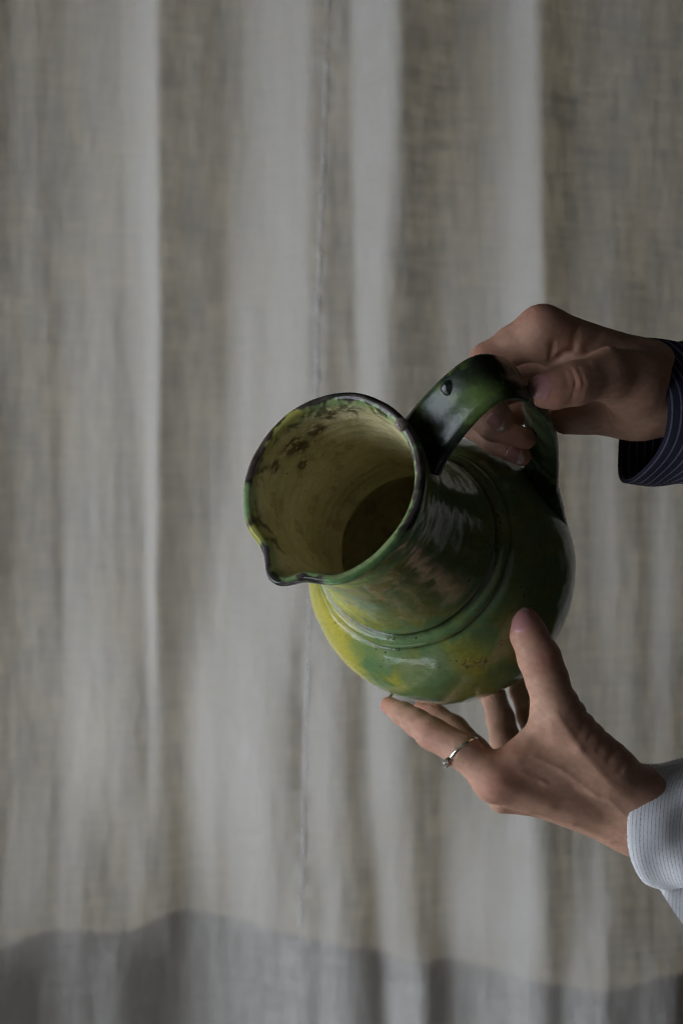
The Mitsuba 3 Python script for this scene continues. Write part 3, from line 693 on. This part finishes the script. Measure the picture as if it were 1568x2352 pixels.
G.crease([(11.500, 62.000, 8.084), (10.605, 61.000, 7.021), (10.128, 60.600, 6.455)], .2, .08)
G.crease([(10.430, 60.200, 4.994), (11.389, 60.400, 4.640), (12.622, 61.000, 4.743)], .08, .05)
G.crease([(10.579, 60.000, 6.354), (11.426, 60.600, 6.974), (12.663, 61.200, 6.669)], .25, -.07)
upper = G.mesh()
upper.vertices += upper.vertex_normals * ((vfbm(upper.vertices * 1.1, 3, 43) - .5) * .07)[:, None]
pk = [((8.768, 62.000, 8.654), 1.2, .5), ((5.807, 62.000, 6.908), .9, .6), ((8.398, 59.000, 5.039), 1.1, .6), ((8.267, 64.000, 3.291), 1.0, .8), ((7.041, 62.000, 3.985), .9, .7), ((8.217, 65.000, 2.547), 1, .8), ((9.680, 59.000, 5.346), .7, .5)]
scene['person__hand_001'] = mikit.ply((W(upper.vertices), upper.faces), 'm_skin', smooth=True, color=skin_colours(upper.vertices, [(np.array(a), b, c) for a, b, c in pk], 11))
nail(G, (8.305, 59.500, 5.154), (-1, .15, -.05), (-.35, -1, .1), 1.1, 1.15, 'person__hand_001__fingernail', .15)
nail(G, (6.881, 62.100, 3.992), np.array((7.052, 62.100, 3.992)) - np.array((6.445, 62.300, 4.977)), (-.7, -.9, -.25), .85, .95, 'person__hand_001__fingernail_001', .15)
nail(G, (8.127, 65.400, 2.602), np.array((8.268, 65.400, 2.562)) - np.array((7.123, 66.300, 3.267)), (-.35, -.95, -.35), .78, 1.0, 'person__hand_001__fingernail_002', .22)
labels['person'] = {'label': 'person in pinstriped sleeves reaching in from the right, holding the green pitcher', 'category': 'person'}
labels['person__hand'] = {'label': 'lower hand cradling the belly, thumb on top'}
labels['person__hand_001'] = {'label': 'upper hand pinching the handle'}

# ------------------------------------------------------------------ sleeves


def tube_cloth(rings, thick, key, mat, stripes_from=0.0):
    R = np.array(rings)                               # n x m x 3, closed round
    c = R.mean(1, keepdims=True)
    out = R - c
    out /= np.linalg.norm(out, axis=-1, keepdims=True)
    Rin = R - out * thick
    edge = R[:1] - out[:1] * thick / 2 + (R[:1] - R[1:2]) / np.linalg.norm(R[:1] - R[1:2], axis=-1, keepdims=True) * thick * .45
    full = np.concatenate([Rin[::-1], edge, R])
    full = np.concatenate([full, full[:, :1]], 1)
    n, m = full.shape[:2]
    along = np.concatenate([[0], np.cumsum(np.linalg.norm(np.diff(R[:, 0::4].mean(1), axis=0), axis=-1))])
    dist = np.concatenate([[np.zeros(R.shape[1])], np.cumsum(np.linalg.norm(np.diff(R, axis=0), axis=-1), 0)])
    dist = .5 * dist + .5 * along[:, None]
    dd = np.concatenate([dist[::-1], -.03 + dist[:1] * 0, dist])
    dd = np.concatenate([dd, dd[:, :1]], 1)
    around = np.repeat(np.linspace(0, 18, m)[None], n, 0)
    scene[key] = mikit.ply(sheet(full[..., 0], full[..., 1], full[..., 2]), mat, smooth=True, uv=np.stack([around.ravel(), dd.ravel() + stripes_from], -1))


ths = np.linspace(0, 2 * math.pi, 120, endpoint=False)


def resample(keys, n):
    keys = np.array(keys, float)
    return PchipInterpolator(keys[:, 0], keys[:, 1:])(np.linspace(0, 1, n))


# lower cuff: rings from the opening towards the elbow: t, centre x y z, half height, half depth, how far the front bulges towards the hand
rings = []
for cx, cy, cz, rz, ry, bow in resample([(0, 14.32, 68.9, -15.15, 2.86, 2.55, .95), (.1, 14.7, 68.9, -15.2, 2.96, 2.7, .95), (.3, 15.8, 69.0, -15.3, 3.06, 2.85, .9), (.6, 18.2, 69.2, -15.4, 3.1, 3.0, .8), (1, 23.5, 69.8, -16.2, 3.6, 3.4, .6)], 70):
    zc, yc = np.sin(ths), -np.cos(ths)
    fold = .15 * np.sin(3 * ths + 1.7 * cx) * np.clip((cx - 14.6) / 2, 0, 1) + .16 * np.clip((cx - 14.9) / 1.5, 0, 1) * np.sin(5 * ths - 1.3 * cx + 1)
    x = cx - bow * np.maximum(np.cos(ths), 0) ** 1.3 + .55 * np.maximum(-zc, 0) ** 2 + .42 * np.maximum(zc, 0) ** 6
    rings.append(np.stack([x, cy + yc * (ry + fold), cz + zc * (rz + fold)], -1))
tube_cloth(rings, .16, 'person__sleeve', 'm_white_shirt', .09)
# the loose placket hanging below the cuff
a_, b_ = np.meshgrid(np.linspace(0, 1, 30), np.linspace(0, 1, 40))
px_ = 15.25 + 3.5 * b_
pz_ = -17.9 - .3 * b_ - a_ * (.15 + 4.6 * b_ ** .9)
py_ = 67.7 + .5 * a_ + .25 * np.sin(5 * b_ + 2 * a_) + .9 * b_
scene['person__sleeve__placket'] = mikit.ply(sheet(px_, py_, pz_), 'm_white_shirt', smooth=True, uv=np.stack([pz_.ravel() * 1.0, px_.ravel()], -1))
# upper sleeve: wide, hanging open below the wrist
rings = []
for cx, cy, cz, rz, ry, lean, bow in resample([(0, 13.35, 64.6, 4.55, 3.25, 3.5, .035, .68), (.1, 13.7, 64.6, 4.55, 3.3, 3.6, .03, .68), (.4, 15.3, 64.7, 4.5, 3.35, 3.7, .02, .55), (1, 21, 65.0, 4.4, 3.5, 3.8, 0, .2)], 70):
    zc, yc = np.sin(ths), -np.cos(ths)
    sq = np.sign(zc) * np.abs(zc) ** np.where(zc < 0, .75, 1.0)
    fold = .16 * np.sin(4 * ths + 1.5 * cx) * np.clip((cx - 13.6) / 2, 0, 1) + .07 * np.sin(3 * ths + 2)
    x = cx + bow * np.maximum(np.cos(ths), 0) * 1.1 * np.cos(np.clip(zc, -1, 1) * 1.2) - .5 * np.maximum(-zc, 0) ** 1.5 * np.where(np.cos(ths) > 0, .75, .9) - .75 * np.maximum(zc, 0) ** 2
    rings.append(np.stack([x, cy + yc * (ry + fold), cz + sq * (rz + fold)], -1))
tube_cloth(rings, .15, 'person__sleeve_001', 'm_navy_shirt', .1)
labels['person__sleeve'] = {'label': 'white pinstriped cuff at the lower hand'}
labels['person__sleeve_001'] = {'label': 'dark navy striped sleeve at the upper hand'}

# ------------------------------------------------------------------ ring on the index finger of the lower hand
rc = np.array((5.727, 67.300, -11.330))
fd = np.array((4.300, 68.200, -10.605)) - np.array((7.096, 67.000, -12.469))
fd /= np.linalg.norm(fd)
fd = fd + np.array([0.10, .10, 0.22])
fd /= np.linalg.norm(fd)
dn = np.array([-.35, -.62, -.85])
dn -= fd * (dn @ fd)
dn /= np.linalg.norm(dn)
sd = np.cross(fd, dn)
bu, bv = np.meshgrid(np.linspace(0, 2 * math.pi, 121), np.linspace(0, 2 * math.pi, 13))
dirs = np.cos(bu)[..., None] * dn + np.sin(bu)[..., None] * sd
rad = np.zeros(121)
for i_, dvec in enumerate(dirs[0]):
    ts = np.linspace(.4, 1.4, 200)
    f_ = F.sample(rc + ts[:, None] * dvec)
    rad[i_] = ts[np.argmax(f_ > 0)] if (f_ > 0).any() else 1.0
rad = np.minimum(rad, 1.0)
rad = gaussian_filter(np.tile(rad[:-1], 3), 8)[120:241] + .03
band = rc + dirs * (rad[None] + .05 * np.cos(bv))[..., None] + fd * (.085 * np.sin(bv))[..., None]
scene['ring__band'] = mikit.ply(sheet(band[..., 0], band[..., 1], band[..., 2]), 'm_silver', smooth=True)
top_ = rad[0]
basis = np.stack([sd, fd, dn], 1)
parts_ = []
for k in (-1, 0, 1):
    c = trimesh.creation.cylinder(.155 if k == 0 else .125, .16, sections=24)
    c.vertices = (c.vertices + [k * .27, 0, top_ + .09 - .04 * abs(k)]) @ basis.T + rc
    parts_.append(c)
    for j in range(6):
        g_ = trimesh.creation.icosphere(1, .035)
        rr_ = .15 if k == 0 else .12
        g_.vertices = (g_.vertices + [k * .27 + rr_ * math.cos(j * 1.047), rr_ * math.sin(j * 1.047), top_ + .19 - .04 * abs(k)]) @ basis.T + rc
        parts_.append(g_)
st = trimesh.util.concatenate(parts_)
scene['ring__setting'] = mikit.ply((W(st.vertices), st.faces), 'm_dark_silver', smooth=30)
for j, k in enumerate((0, -1, 1)):
    rr_ = .135 if k == 0 else .105
    gem = trimesh.convex.convex_hull(np.vstack([[(rr_ * math.cos(t_), rr_ * math.sin(t_), 0) for t_ in np.linspace(0, 2 * math.pi, 12, endpoint=False)],
                                                 [(rr_ * .6 * math.cos(t_ + .26), rr_ * .6 * math.sin(t_ + .26), .06) for t_ in np.linspace(0, 2 * math.pi, 8, endpoint=False)], [(0, 0, -.09)]]))
    v_ = (gem.vertices + [k * .27, 0, top_ + .205 - .04 * abs(k)]) @ basis.T + rc
    scene['ring__stone' + ('' if j == 0 else '_%03d' % j)] = mikit.ply((W(v_), gem.faces), 'm_stone')
labels['ring'] = {'label': 'thin gold ring with small clear stones on the index finger of the lower hand', 'category': 'ring'}
